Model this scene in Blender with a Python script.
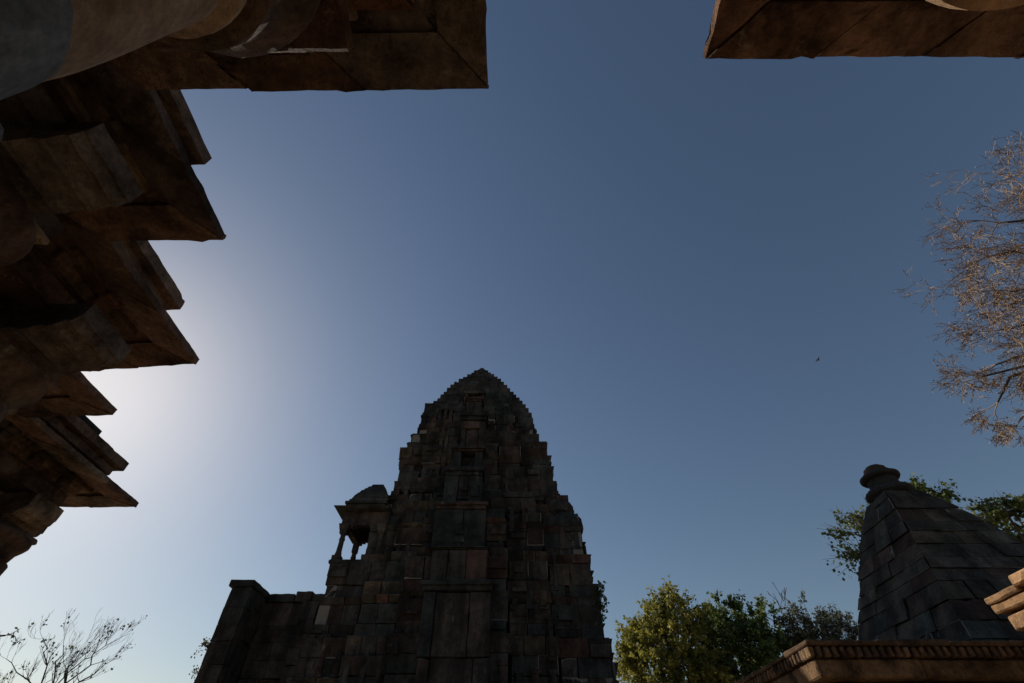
import bpy, bmesh, math, random
from mathutils import Vector, Matrix
R = math.radians
rnd = random.Random(7)
for o in list(bpy.data.objects):
    bpy.data.objects.remove(o, do_unlink=True)
scene = bpy.context.scene
COL = scene.collection

# ------------------------------------------------------------------ camera
EZ = 1.6                                    # eye height above the paving; heights below are given from the eye
cd = bpy.data.cameras.new('camera')
cam = bpy.data.objects.new('camera', cd)
COL.objects.link(cam)
cam.location = (0, 0, EZ)
cam.rotation_euler = (R(90 + 46.5), 0, 0)
cd.sensor_width = 36
cd.lens = 36 * 455 / 1024
cd.clip_start = 0.02
cd.clip_end = 3000
scene.camera = cam

# ------------------------------------------------------------------ sky and sun
SUN_EL, SUN_AZ = 30.0, -51.6                # azimuth from +Y, positive to the right
w = bpy.data.worlds.new('World')
scene.world = w
w.use_nodes = True
nt = w.node_tree
bg = nt.nodes['Background']
sky = nt.nodes.new('ShaderNodeTexSky')
sky.sky_type = 'NISHITA'
sky.sun_disc = False
sky.sun_elevation = R(SUN_EL)
sky.sun_rotation = R(SUN_AZ)
sky.altitude = 0
sky.air_density = 1.2
sky.dust_density = 0.55
sky.ozone_density = 2.0
nt.links.new(sky.outputs[0], bg.inputs[0])
bg.inputs[1].default_value = 0.066
ld = bpy.data.lights.new('sun', 'SUN')
ld.energy = 5.0
ld.angle = R(0.5)
ld.color = (1.0, 0.90, 0.76)
sun = bpy.data.objects.new('sun', ld)
COL.objects.link(sun)
sd = Vector((math.sin(R(SUN_AZ)) * math.cos(R(SUN_EL)), math.cos(R(SUN_AZ)) * math.cos(R(SUN_EL)), math.sin(R(SUN_EL))))
sun.rotation_euler = sd.to_track_quat('Z', 'Y').to_euler()
sun.location = sd * 60
scene.view_settings.view_transform = 'Standard'
scene.view_settings.look = 'None'
scene.view_settings.exposure = 0.0
scene.view_settings.gamma = 1.0

# ------------------------------------------------------------------ materials
def stone(name, cols, mottle=0.5, lime=0.0, lime_col=(0.30, 0.27, 0.22), bump=0.35, scale=1.0, rough=0.92, dark=(0.35, 0.33, 0.33), streak=0.0, vary=(0.6, 1.35)):
    m = bpy.data.materials.new(name)
    m.use_nodes = True
    t = m.node_tree
    N, L = t.nodes, t.links
    b = N['Principled BSDF']
    b.inputs['Roughness'].default_value = rough
    if 'Specular IOR Level' in b.inputs:
        b.inputs['Specular IOR Level'].default_value = 0.25
    at = N.new('ShaderNodeAttribute'); at.attribute_name = 'tone'
    sep = N.new('ShaderNodeSeparateColor'); L.new(at.outputs['Color'], sep.inputs[0])
    rp = N.new('ShaderNodeValToRGB'); L.new(sep.outputs[0], rp.inputs[0])
    el = rp.color_ramp.elements
    n = len(cols)
    el[0].position = 0; el[0].color = (*cols[0], 1)
    el[1].position = 1; el[1].color = (*cols[-1], 1)
    for i in range(1, n - 1):
        e = el.new(i / (n - 1)); e.color = (*cols[i], 1)
    tc = N.new('ShaderNodeTexCoord')
    n1 = N.new('ShaderNodeTexNoise'); n1.inputs['Scale'].default_value = 1.7 * scale
    n1.inputs['Detail'].default_value = 8; n1.inputs['Roughness'].default_value = 0.68
    L.new(tc.outputs['Object'], n1.inputs['Vector'])
    r1 = N.new('ShaderNodeValToRGB'); L.new(n1.outputs[0], r1.inputs[0])
    r1.color_ramp.elements[0].position = 0.36; r1.color_ramp.elements[0].color = (*dark, 1)
    r1.color_ramp.elements[1].position = 0.62; r1.color_ramp.elements[1].color = (1.15, 1.12, 1.08, 1)
    mx = N.new('ShaderNodeMix'); mx.data_type = 'RGBA'; mx.blend_type = 'MULTIPLY'
    mx.inputs[0].default_value = mottle
    L.new(rp.outputs[0], mx.inputs[6]); L.new(r1.outputs[0], mx.inputs[7])
    # fine grain
    n2 = N.new('ShaderNodeTexNoise'); n2.inputs['Scale'].default_value = 14 * scale
    n2.inputs['Detail'].default_value = 6; n2.inputs['Roughness'].default_value = 0.75
    L.new(tc.outputs['Object'], n2.inputs['Vector'])
    r2 = N.new('ShaderNodeMapRange'); L.new(n2.outputs[0], r2.inputs[0])
    r2.inputs[1].default_value = 0.3; r2.inputs[2].default_value = 0.7; r2.inputs[3].default_value = 0.45; r2.inputs[4].default_value = 1.5
    mg = N.new('ShaderNodeMix'); mg.data_type = 'RGBA'; mg.blend_type = 'MULTIPLY'; mg.inputs[0].default_value = 0.75
    L.new(mx.outputs[2], mg.inputs[6]); L.new(r2.outputs[0], mg.inputs[7])
    # per stone brightness
    br = N.new('ShaderNodeMapRange'); L.new(sep.outputs[1], br.inputs[0])
    br.inputs[3].default_value, br.inputs[4].default_value = vary
    mb_ = N.new('ShaderNodeMix'); mb_.data_type = 'RGBA'; mb_.blend_type = 'MULTIPLY'; mb_.inputs[0].default_value = 1
    L.new(mg.outputs[2], mb_.inputs[6]); L.new(br.outputs[0], mb_.inputs[7])
    out = mb_.outputs[2]
    if streak > 0:                           # soot and rain streaks that run on across the joints
        mp2 = N.new('ShaderNodeMapping'); mp2.inputs['Scale'].default_value = (1.5, 1.5, 0.22)
        L.new(tc.outputs['Object'], mp2.inputs[0])
        n4 = N.new('ShaderNodeTexNoise'); n4.inputs['Scale'].default_value = 1.1; n4.inputs['Detail'].default_value = 6; n4.inputs['Roughness'].default_value = 0.6
        L.new(mp2.outputs[0], n4.inputs['Vector'])
        r4 = N.new('ShaderNodeValToRGB'); L.new(n4.outputs[0], r4.inputs[0])
        r4.color_ramp.elements[0].position = .40; r4.color_ramp.elements[0].color = (.30, .29, .28, 1)
        r4.color_ramp.elements[1].position = .60; r4.color_ramp.elements[1].color = (1.45, 1.4, 1.33, 1)
        m4 = N.new('ShaderNodeMix'); m4.data_type = 'RGBA'; m4.blend_type = 'MULTIPLY'; m4.inputs[0].default_value = streak
        L.new(out, m4.inputs[6]); L.new(r4.outputs[0], m4.inputs[7]); out = m4.outputs[2]
    if lime > 0:                             # lime and lichen streaks running down the stones
        mp = N.new('ShaderNodeMapping'); mp.inputs['Scale'].default_value = (2.4, 2.4, 0.55)
        L.new(tc.outputs['Object'], mp.inputs[0])
        n3 = N.new('ShaderNodeTexNoise'); n3.inputs['Scale'].default_value = 1.6 * scale
        n3.inputs['Detail'].default_value = 7; n3.inputs['Roughness'].default_value = 0.72
        L.new(mp.outputs[0], n3.inputs['Vector'])
        r3 = N.new('ShaderNodeMapRange'); L.new(n3.outputs[0], r3.inputs[0])
        r3.inputs[1].default_value = 0.62; r3.inputs[2].default_value = 0.74; r3.inputs[4].default_value = lime
        ml = N.new('ShaderNodeMix'); ml.data_type = 'RGBA'
        L.new(r3.outputs[0], ml.inputs[0]); L.new(out, ml.inputs[6]); ml.inputs[7].default_value = (*lime_col, 1)
        out = ml.outputs[2]
    mo = N.new('ShaderNodeMath'); mo.operation = 'GREATER_THAN'; mo.inputs[1].default_value = 1.5
    L.new(sep.outputs[2], mo.inputs[0])
    mm = N.new('ShaderNodeMix'); mm.data_type = 'RGBA'
    pm = N.new('ShaderNodeMix'); pm.data_type = 'RGBA'; L.new(n2.outputs[0], pm.inputs[0])
    pm.inputs[6].default_value = (0.13, 0.115, 0.095, 1); pm.inputs[7].default_value = (0.27, 0.24, 0.195, 1)
    L.new(mo.outputs[0], mm.inputs[0]); L.new(out, mm.inputs[6]); L.new(pm.outputs[2], mm.inputs[7])
    out = mm.outputs[2]
    L.new(out, b.inputs['Base Color'])
    bp = N.new('ShaderNodeBump'); bp.inputs['Strength'].default_value = bump; bp.inputs['Distance'].default_value = 0.05
    ad = N.new('ShaderNodeMath'); ad.operation = 'ADD'
    vo = N.new('ShaderNodeTexVoronoi'); vo.inputs['Scale'].default_value = 30 * scale
    L.new(tc.outputs['Object'], vo.inputs['Vector'])
    pit = N.new('ShaderNodeMapRange'); L.new(vo.outputs['Distance'], pit.inputs[0]); pit.inputs[2].default_value = 0.35; pit.inputs[3].default_value = -.25; pit.inputs[4].default_value = 0
    a0_ = N.new('ShaderNodeMath'); a0_.operation = 'ADD'
    L.new(n2.outputs[0], a0_.inputs[0]); L.new(pit.outputs[0], a0_.inputs[1])
    L.new(n1.outputs[0], ad.inputs[0]); L.new(a0_.outputs[0], ad.inputs[1])
    L.new(ad.outputs[0], bp.inputs['Height']); L.new(bp.outputs[0], b.inputs['Normal'])
    return m

def plain(name, c1, c2, scale=3.0, rough=0.85, trans=0.0):
    m = bpy.data.materials.new(name); m.use_nodes = True
    t = m.node_tree; N, L = t.nodes, t.links
    b = N['Principled BSDF']; b.inputs['Roughness'].default_value = rough
    at = N.new('ShaderNodeAttribute'); at.attribute_name = 'tone'
    sep = N.new('ShaderNodeSeparateColor'); L.new(at.outputs['Color'], sep.inputs[0])
    mx = N.new('ShaderNodeMix'); mx.data_type = 'RGBA'
    L.new(sep.outputs[0], mx.inputs[0]); mx.inputs[6].default_value = (*c1, 1); mx.inputs[7].default_value = (*c2, 1)
    L.new(mx.outputs[2], b.inputs['Base Color'])
    if trans > 0:
        tr = N.new('ShaderNodeBsdfTranslucent'); L.new(mx.outputs[2], tr.inputs[0])
        ms = N.new('ShaderNodeMixShader'); ms.inputs[0].default_value = trans
        L.new(b.outputs[0], ms.inputs[1]); L.new(tr.outputs[0], ms.inputs[2])
        L.new(ms.outputs[0], N['Material Output'].inputs[0])
    return m

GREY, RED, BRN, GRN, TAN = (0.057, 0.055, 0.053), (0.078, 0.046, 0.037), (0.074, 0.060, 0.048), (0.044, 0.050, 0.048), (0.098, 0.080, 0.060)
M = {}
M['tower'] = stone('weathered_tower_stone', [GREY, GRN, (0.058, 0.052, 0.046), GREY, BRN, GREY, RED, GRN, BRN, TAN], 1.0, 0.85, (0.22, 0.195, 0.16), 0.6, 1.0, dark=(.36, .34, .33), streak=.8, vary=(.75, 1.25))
M['mortar'] = stone('pale_lime_mortar', [(0.24, 0.21, 0.17), (0.12, 0.11, 0.10), (0.30, 0.26, 0.21)], 0.8)
M['core'] = stone('dark_joint_rubble', [(0.03, 0.028, 0.026), (0.04, 0.035, 0.03)], 0.6)
M['hall'] = stone('brown_sandstone', [(0.21, 0.13, 0.08), (0.16, 0.11, 0.075), (0.22, 0.11, 0.068), (0.15, 0.13, 0.11), (0.28, 0.20, 0.125)], 1.0, 0.8, (0.38, 0.31, 0.22), 0.9, 1.6, dark=(.2, .165, .145))
M['slab'] = stone('grey_brown_slab_stone', [(0.18, 0.135, 0.10), (0.21, 0.125, 0.08), (0.15, 0.13, 0.11)], 1.0, 0.75, (0.36, 0.30, 0.23), 0.8, 1.7, dark=(.16, .14, .13))
M['shaft'] = stone('pale_buff_sandstone', [(0.30, 0.215, 0.13), (0.26, 0.18, 0.11)], 0.9, 0.7, (0.14, 0.10, 0.065), 0.6, 1.8, dark=(.42, .37, .33))
M['blue'] = stone('blue_grey_stone', [(0.15, 0.165, 0.17), (0.13, 0.145, 0.15)], 0.9, 0.6, (0.27, 0.26, 0.24), 0.6, 1.8, dark=(.4, .4, .4))
M['orange'] = stone('orange_sandstone', [(0.46, 0.25, 0.11), (0.38, 0.24, 0.13), (0.50, 0.30, 0.16)], 0.7, 0.3, (0.42, 0.34, 0.23), 0.5, 2.0)
M['shrine'] = stone('dark_slate_block', [(0.078, 0.070, 0.060), (0.060, 0.066, 0.054), (0.085, 0.068, 0.052), (0.074, 0.078, 0.068), (0.095, 0.055, 0.042), (0.085, 0.082, 0.074)], 1.0, 0.85, (0.19, 0.17, 0.125), 0.8, 1.5, dark=(.35, .33, .31), streak=.6)
M['black'] = stone('blackened_stone', [(0.03, 0.03, 0.03), (0.045, 0.04, 0.038)], 0.6)
M['low'] = stone('dark_brown_sandstone', [(0.20, 0.125, 0.07), (0.16, 0.11, 0.07), (0.23, 0.145, 0.075), (0.17, 0.10, 0.06)], 0.95, 0.7, (0.34, 0.25, 0.16), 0.7, 1.6, dark=(.16, .14, .13))
M['paving'] = stone('sandstone_paving', [(0.42, 0.31, 0.21), (0.37, 0.28, 0.19), (0.46, 0.34, 0.23)], 0.5, 0.0)
M['bark'] = plain('grey_brown_bark', (0.09, 0.065, 0.05), (0.13, 0.10, 0.08))
M['twig'] = plain('dry_brown_twig', (0.05, 0.037, 0.03), (0.34, 0.235, 0.15))
M['darktwig'] = plain('dark_twig', (0.035, 0.028, 0.022), (0.06, 0.048, 0.04))
M['leaf'] = plain('olive_leaf', (0.035, 0.06, 0.014), (0.15, 0.17, 0.04), rough=0.6, trans=0.4)
M['leafy'] = plain('yellow_green_leaf', (0.04, 0.065, 0.012), (0.33, 0.30, 0.05), rough=0.6, trans=0.45)
M['leafd'] = plain('deep_green_leaf', (0.02, 0.04, 0.010), (0.12, 0.17, 0.03), rough=0.6, trans=0.35)
M['leafg'] = plain('grey_green_leaf', (0.06, 0.07, 0.05), (0.11, 0.12, 0.07), rough=0.7, trans=0.3)

# ------------------------------------------------------------------ mesh helpers
def tone(r=None, g=None):
    return (rnd.random() if r is None else r, rnd.random() if g is None else g, rnd.random(), 1.0)

class MB:
    def __init__(s):
        s.v, s.f, s.c = [], [], []
    def face(s, pts, t):
        i = len(s.v); s.v += [tuple(p) for p in pts]; s.f.append(tuple(range(i, i + len(pts)))); s.c.append(t)
    def hexa(s, p, t):                       # p: 4 bottom points counter-clockwise, 4 top points
        i = len(s.v); s.v += [tuple(q) for q in p]
        for f in ((3, 2, 1, 0), (4, 5, 6, 7), (0, 1, 5, 4), (1, 2, 6, 5), (2, 3, 7, 6), (3, 0, 4, 7)):
            s.f.append(tuple(i + k for k in f)); s.c.append(t)
    def box(s, x0, x1, y0, y1, z0, z1, t=None, taper=0.0, jit=0.0):
        t = t or tone()
        j = lambda: rnd.uniform(-jit, jit)
        a = taper
        s.hexa([(x0 + j(), y0 + j(), z0 + j()), (x1 + j(), y0 + j(), z0 + j()), (x1 + j(), y1 + j(), z0 + j()), (x0 + j(), y1 + j(), z0 + j()),
                (x0 + a + j(), y0 + a + j(), z1 + j()), (x1 - a + j(), y0 + a + j(), z1 + j()), (x1 - a + j(), y1 - a + j(), z1 + j()), (x0 + a + j(), y1 - a + j(), z1 + j())], t)
    def bbox(s, x0, x1, y0, y1, z0, z1, t=None, b=0.02, jit=0.008):
        """box with worn (chamfered) edges on every side"""
        t = t or tone()
        i = len(s.v)
        b = min(b, (x1 - x0) * .3, (y1 - y0) * .3, (z1 - z0) * .3)
        X, Y, Z = (x0, x1), (y0, y1), (z0, z1)
        idx = {}
        for a in (0, 1):
            for c in (0, 1):
                for e in (0, 1):
                    dx, dy, dz = rnd.uniform(-jit, jit), rnd.uniform(-jit, jit), rnd.uniform(-jit, jit)
                    sx, sy, sz = (1 - 2 * a), (1 - 2 * c), (1 - 2 * e)
                    for k in range(3):
                        p = [X[a] + dx + sx * b, Y[c] + dy + sy * b, Z[e] + dz + sz * b]
                        p[k] -= (sx, sy, sz)[k] * b
                        idx[(a, c, e, k)] = len(s.v); s.v.append(tuple(p))
        def F(*q):
            s.f.append(tuple(idx[k] for k in q)); s.c.append(t)
        for a in (0, 1):
            q = [(a, 0, 0, 0), (a, 1, 0, 0), (a, 1, 1, 0), (a, 0, 1, 0)]; F(*(q if a else q[::-1]))
            q = [(0, a, 0, 1), (0, a, 1, 1), (1, a, 1, 1), (1, a, 0, 1)]; F(*(q if a else q[::-1]))
            q = [(0, 0, a, 2), (1, 0, a, 2), (1, 1, a, 2), (0, 1, a, 2)]; F(*(q if a else q[::-1]))
        for a in (0, 1):
            for c in (0, 1):
                q = [(a, c, 0, 0), (a, c, 1, 0), (a, c, 1, 1), (a, c, 0, 1)]; F(*q)
                q = [(a, 0, c, 0), (a, 1, c, 0), (a, 1, c, 2), (a, 0, c, 2)]; F(*q)
                q = [(0, a, c, 1), (1, a, c, 1), (1, a, c, 2), (0, a, c, 2)]; F(*q)
                for e in (0, 1):
                    F((a, c, e, 0), (a, c, e, 1), (a, c, e, 2))
    def prism(s, poly, z0, z1, t=None, off=(0, 0, 0)):
        t = t or tone()
        n = len(poly)
        s.face([(x, y, z1) for x, y in poly], t); s.face([(x, y, z0) for x, y in reversed(poly)], t)
        for k in range(n):
            a, b = poly[k], poly[(k + 1) % n]
            s.face([(a[0], a[1], z0), (b[0], b[1], z0), (b[0], b[1], z1), (a[0], a[1], z1)], t)
    def lathe(s, cx, cy, prof, n=32, t=None, wob=0.0, lobes=0, lob=0.0):
        t = t or tone()
        i = len(s.v)
        for r, z in prof:
            for k in range(n):
                a = 2 * math.pi * k / n
                rr = r * (1 + rnd.uniform(-wob, wob)) + (lob * r * math.cos(lobes * a) if lobes else 0)
                s.v.append((cx + rr * math.cos(a), cy + rr * math.sin(a), z))
        for j in range(len(prof) - 1):
            for k in range(n):
                k2 = (k + 1) % n
                s.f.append((i + j * n + k, i + j * n + k2, i + (j + 1) * n + k2, i + (j + 1) * n + k)); s.c.append(t)
        s.f.append(tuple(i + k for k in reversed(range(n)))); s.c.append(t)
        m = i + (len(prof) - 1) * n
        s.f.append(tuple(m + k for k in range(n))); s.c.append(t)
    def tube(s, a, b, ra, rb, n=5, t=None):
        t = t or tone()
        a, b = Vector(a), Vector(b)
        d = (b - a)
        if d.length < 1e-6: return
        d.normalize()
        u = d.orthogonal().normalized(); v = d.cross(u)
        i = len(s.v)
        for p, r in ((a, ra), (b, rb)):
            for k in range(n):
                q = 2 * math.pi * k / n
                s.v.append(tuple(p + u * (r * math.cos(q)) + v * (r * math.sin(q))))
        for k in range(n):
            k2 = (k + 1) % n
            s.f.append((i + k, i + k2, i + n + k2, i + n + k)); s.c.append(t)
    def build(s, name, mat, parent=None, smooth=False, loc=None, fix=True, lift=EZ):
        me = bpy.data.meshes.new(name)
        base = Vector(loc) if loc else (parent.location if parent else Vector((0, 0, 0)))
        off = Vector((0, 0, lift)) - base
        me.from_pydata([tuple(Vector(p) + off) for p in s.v], [], s.f)
        me.update()
        ca = me.color_attributes.new('tone', 'FLOAT_COLOR', 'CORNER')
        buf = []
        for p, c in zip(me.polygons, s.c):
            buf += list(c) * p.loop_total
        ca.data.foreach_set('color', buf)
        if fix:
            bm = bmesh.new(); bm.from_mesh(me)
            bmesh.ops.recalc_face_normals(bm, faces=bm.faces)
            bm.to_mesh(me); bm.free()
        me.materials.append(mat)
        if smooth:
            me.polygons.foreach_set('use_smooth', [True] * len(me.polygons))
        o = bpy.data.objects.new(name, me)
        COL.objects.link(o)
        if parent:
            o.parent = parent
        else:
            o.location = base
        return o

from mathutils import noise as mn
def weather(o, maxlen, amp, sc=6.0, it=5, big=0.0):
    """split long edges and wear the stone with noise, so edges wander and corners chip"""
    me = o.data
    bm = bmesh.new(); bm.from_mesh(me)
    bmesh.ops.remove_doubles(bm, verts=bm.verts, dist=1e-5)
    for _ in range(it):
        es = [e for e in bm.edges if e.calc_length() > maxlen]
        if not es: break
        bmesh.ops.subdivide_edges(bm, edges=es, cuts=1, use_grid_fill=True)
    bm.normal_update()
    wl = Vector(o.location) + (Vector(o.parent.location) if o.parent else Vector())
    for v in bm.verts:
        p = (v.co + wl) * sc
        n = mn.noise_vector(p) + .5 * mn.noise_vector(p * 2.7)
        chip = max(0.0, mn.noise(p * 1.1 + Vector((7, 3, 1))) - .30)
        v.co += n * amp * .6 - v.normal * (chip * amp * 5.5) + (mn.noise_vector(p * .12) * big if big else Vector())
    bm.to_mesh(me); bm.free(); me.update()
    return o

def thing(name, label, cat, loc, group=None):
    o = bpy.data.objects.new(name, None)
    o.empty_display_size = 0.3
    COL.objects.link(o)
    o.location = loc
    o['label'] = label; o['category'] = cat
    if group: o['group'] = group
    bpy.context.view_layer.update()
    return o

def lerp(tab, z):
    if z <= tab[0][0]: return tab[0][1]
    for (z0, a0), (z1, a1) in zip(tab, tab[1:]):
        if z <= z1: return a0 + (a1 - a0) * (z - z0) / (z1 - z0)
    return tab[-1][1]

# ------------------------------------------------------------------ ground
g = MB()
g.face([(-900, -900, -EZ), (900, -900, -EZ), (900, 900, -EZ), (-900, 900, -EZ)], (0.4, 0.4, 0, 1))
go = g.build('ground', M['paving']); go['kind'] = 'structure'
pv = MB()
y = -8.0
while y < 13.5:
    h_ = rnd.uniform(.7, 1.0); x = -12 + rnd.uniform(0, .6)
    while x < 13:
        l_ = rnd.uniform(.8, 1.6)
        z1 = -EZ + 0.05 + rnd.uniform(-.006, .006)
        pv.box(x, x + l_ - .02, y, y + h_ - .02, -EZ + .004, z1)
        x += l_
    y += h_
po = pv.build('courtyard_paving', M['paving']); po['kind'] = 'structure'

# ------------------------------------------------------------------ main temple tower
XC, YC = -1.64, 18.0
XR = [(-1.7, 4.55), (0, 4.4), (2.4, 4.16), (3.34, 4.2), (3.36, 4.04), (4.6, 3.99), (5.48, 3.97), (5.52, 3.82), (6.5, 3.84), (7.04, 3.80), (7.06, 3.56), (7.62, 3.50),
      (7.66, 3.28), (8.24, 3.25), (8.28, 3.14), (9.02, 3.06), (9.06, 2.94), (10.14, 2.97), (10.18, 2.72), (10.66, 2.68), (10.7, 2.54), (11.8, 2.55), (12.76, 2.18), (13.45, 1.84),
      (14.3, 1.42), (15.0, 1.10), (15.9, .58), (16.5, .22)]
XL = [(-1.7, 4.3), (0, 4.15), (2.4, 3.9), (4.3, 3.70), (5.1, 3.70), (5.26, 3.70), (5.28, 2.85), (6.0, 2.84), (7.0, 2.78), (7.74, 2.74), (7.78, 2.62), (8.3, 2.58), (9.2, 2.57), (9.5, 2.62), (10.02, 2.66),
      (10.06, 2.44), (10.56, 2.40), (10.6, 2.23), (12.0, 2.2), (12.66, 1.96), (13.4, 1.66), (14.2, 1.40), (14.8, 1.13), (15.5, .75), (16.0, .46), (16.6, .2)]
temple = thing('temple_tower', 'tall dark stone temple tower with stepped courses rising in the middle', 'temple', (XC, YC, 0))
SEG = [(-1.0, -.68, 0.0), (-.68, -.38, .06), (-.38, .38, .13), (.38, .68, .06), (.68, 1.0, 0.0)]
STO = [1.25, 1.7, 1.0, 1.45, 1.15, 1.9, 1.3]
courses = []
z = -1.58
while z < 11.75:
    h_ = rnd.choice([.2, .26, .34, .42, .5])
    if z < 5.26 < z + h_ + .12: h_ = 5.27 - z
    courses.append((z, h_)); z += h_
while z < 16.35:
    h_ = rnd.uniform(.26, .36); courses.append((z, h_)); z += h_
CORN = (10.05, 10.6, 9.3, 8.05, 7.05, 5.35, 3.2, 6.3, 11.0, 4.3)      # heights of the projecting cornices
NICHES = [(-1.64, .33, 12.5, 13.05)]
walls = MB(); core = MB(); mort = MB()
for ci, (z0, h_) in enumerate(courses):
    zm = z0 + h_ * .5
    xl, xr = lerp(XL, zm), lerp(XR, zm)
    af = (lerp(XR, zm) + lerp(XL, zm if zm > 8 else 9.4) * 0) if zm < 8 else .5 * (xl + xr)
    af = xr - .1 if zm < 8 else .5 * (xl + xr)
    dome = z0 > 11.7
    corn = any(z0 <= c < z0 + h_ for c in CORN)
    over = 0.11 if corn else (rnd.choice([0, 0, 0, .03, -.05]) if not dome else 0)
    sc = .4 if dome else 1.0
    cb = max(.05, .86)
    core.box(XC - xl * .9, XC + xr * .9, YC - af * .9, YC + af * .9, z0, z0 + h_, (.5, .5, 0, 1))
    for side in range(4):
        if side == 0: hw0, hw1, dep = xl, xr, af          # front (towards the camera)
        elif side == 1: hw0, hw1, dep = af, af, xr        # right
        elif side == 2: hw0, hw1, dep = xr, xl, af        # back
        else: hw0, hw1, dep = af, af, xl                  # left
        for si, (s0, s1, o_) in enumerate(SEG):
            t0 = s0 * (hw0 if s0 < 0 else hw1); t1 = s1 * (hw0 if s1 < 0 else hw1)
            if dome: lip, fr_ = False, 0
            else:
                per_ = STO[(side * 5 + si) % len(STO)]
                ph = (zm + .37 * si + .2 * side) % per_
                lip = ph > per_ - .42 or corn; fr_ = ph / per_
            out = dep * (1 + o_ * sc) + over + (.10 if lip and not corn else -.05 * fr_ if not dome else 0)
            gv = 0 if dome else .035
            if si > 0: t0 += gv
            if si < 4: t1 -= gv
            if lip: t0 -= .05; t1 += .05
            L_ = t1 - t0
            big = (si == 2 and rnd.random() < .35)
            n = max(1, round(L_ / (rnd.uniform(.8, 1.2) if big else rnd.uniform(.42, .75))))
            if dome: n = max(1, round(L_ / .45))
            cuts = [t0 + L_ * (k + (rnd.uniform(-.18, .18) if 0 < k < n else 0)) / n for k in range(n + 1)]
            for a_, b_ in zip(cuts, cuts[1:]):
                j = rnd.uniform(-.028, .018) if not dome else rnd.uniform(-.02, .015)
                if rnd.random() < .03 and not corn and not dome: j -= .10
                o2 = out + j
                tt = tone(); 
                if dome: tt = tone(rnd.uniform(0, .38))
                if side == 0:
                    xm = XC + .5 * (a_ + b_)
                    if any(abs(xm - nx) < nw and n0 < zm < n1 for nx, nw, n0, n1 in NICHES):
                        continue
                gp = .009
                limed = rnd.random() < .16 and not dome
                if limed: gp = .022
                lo = .13 if corn else (.10 if lip else rnd.uniform(-.012, .012))          # cornices are undercut
                e_ = rnd.uniform(0, .02)
                u = [(a_ + gp, o2 - lo, z0 + gp), (b_ - gp, o2 - lo, z0 + gp), (b_ - gp, max(o2 - .6, .02), z0 + gp), (a_ + gp, max(o2 - .6, .02), z0 + gp),
                     (a_ + gp, o2, z0 + h_ - e_), (b_ - gp, o2 + rnd.uniform(-.01, .01), z0 + h_ - e_), (b_ - gp, max(o2 - .6, .02), z0 + h_), (a_ + gp, max(o2 - .6, .02), z0 + h_)]
                if side == 0: f_ = lambda p: (XC + p[0], YC - p[1], p[2])
                elif side == 1: f_ = lambda p: (XC + p[1], YC + p[0], p[2])
                elif side == 2: f_ = lambda p: (XC - p[0], YC + p[1], p[2])
                else: f_ = lambda p: (XC - p[1], YC - p[0], p[2])
                walls.hexa([f_(p) for p in u], tt)
                if limed:                                             # joints still filled with pale mortar
                    ml_ = rnd.choice(((1, 1), (1, 0), (0, 1)))
                    e0, e1 = (.001 if ml_[0] else gp), (.001 if ml_[1] else gp)
                    ob = o2 - max(lo, 0) - .002
                    walls.hexa([f_(p) for p in [(a_ + e0, ob, z0 + e1), (b_ - e0, ob, z0 + e1), (b_ - e0, ob - .3, z0 + e1), (a_ + e0, ob - .3, z0 + e1),
                               (a_ + e0, ob, z0 + h_ - .002), (b_ - e0, ob, z0 + h_ - .002), (b_ - e0, ob - .3, z0 + h_ - .002), (a_ + e0, ob - .3, z0 + h_ - .002)]], (0, 0, 2, 1))
                elif rnd.random() < .38 and not corn and b_ - a_ > .3 and not dome:      # raised carved band or boss on the stone
                    q0 = z0 + h_ * rnd.uniform(.15, .5); q1 = q0 + h_ * rnd.uniform(.15, .4)
                    m0 = a_ + (b_ - a_) * rnd.choice((.05, .25)); m1 = b_ - (b_ - a_) * rnd.choice((.05, .25)); oo = o2 + rnd.uniform(.03, .07)
                    walls.hexa([f_(p) for p in [(m0, oo - .02, q0), (m1, oo - .02, q0), (m1, o2 - .1, q0), (m0, o2 - .1, q0), (m0, oo, q1), (m1, oo, q1), (m1, o2 - .1, q1), (m0, o2 - .1, q1)]], tt)
                # worn square knobs along the roof courses
                if corn and rnd.random() < .35 and zm > 4:
                    pass
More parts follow.
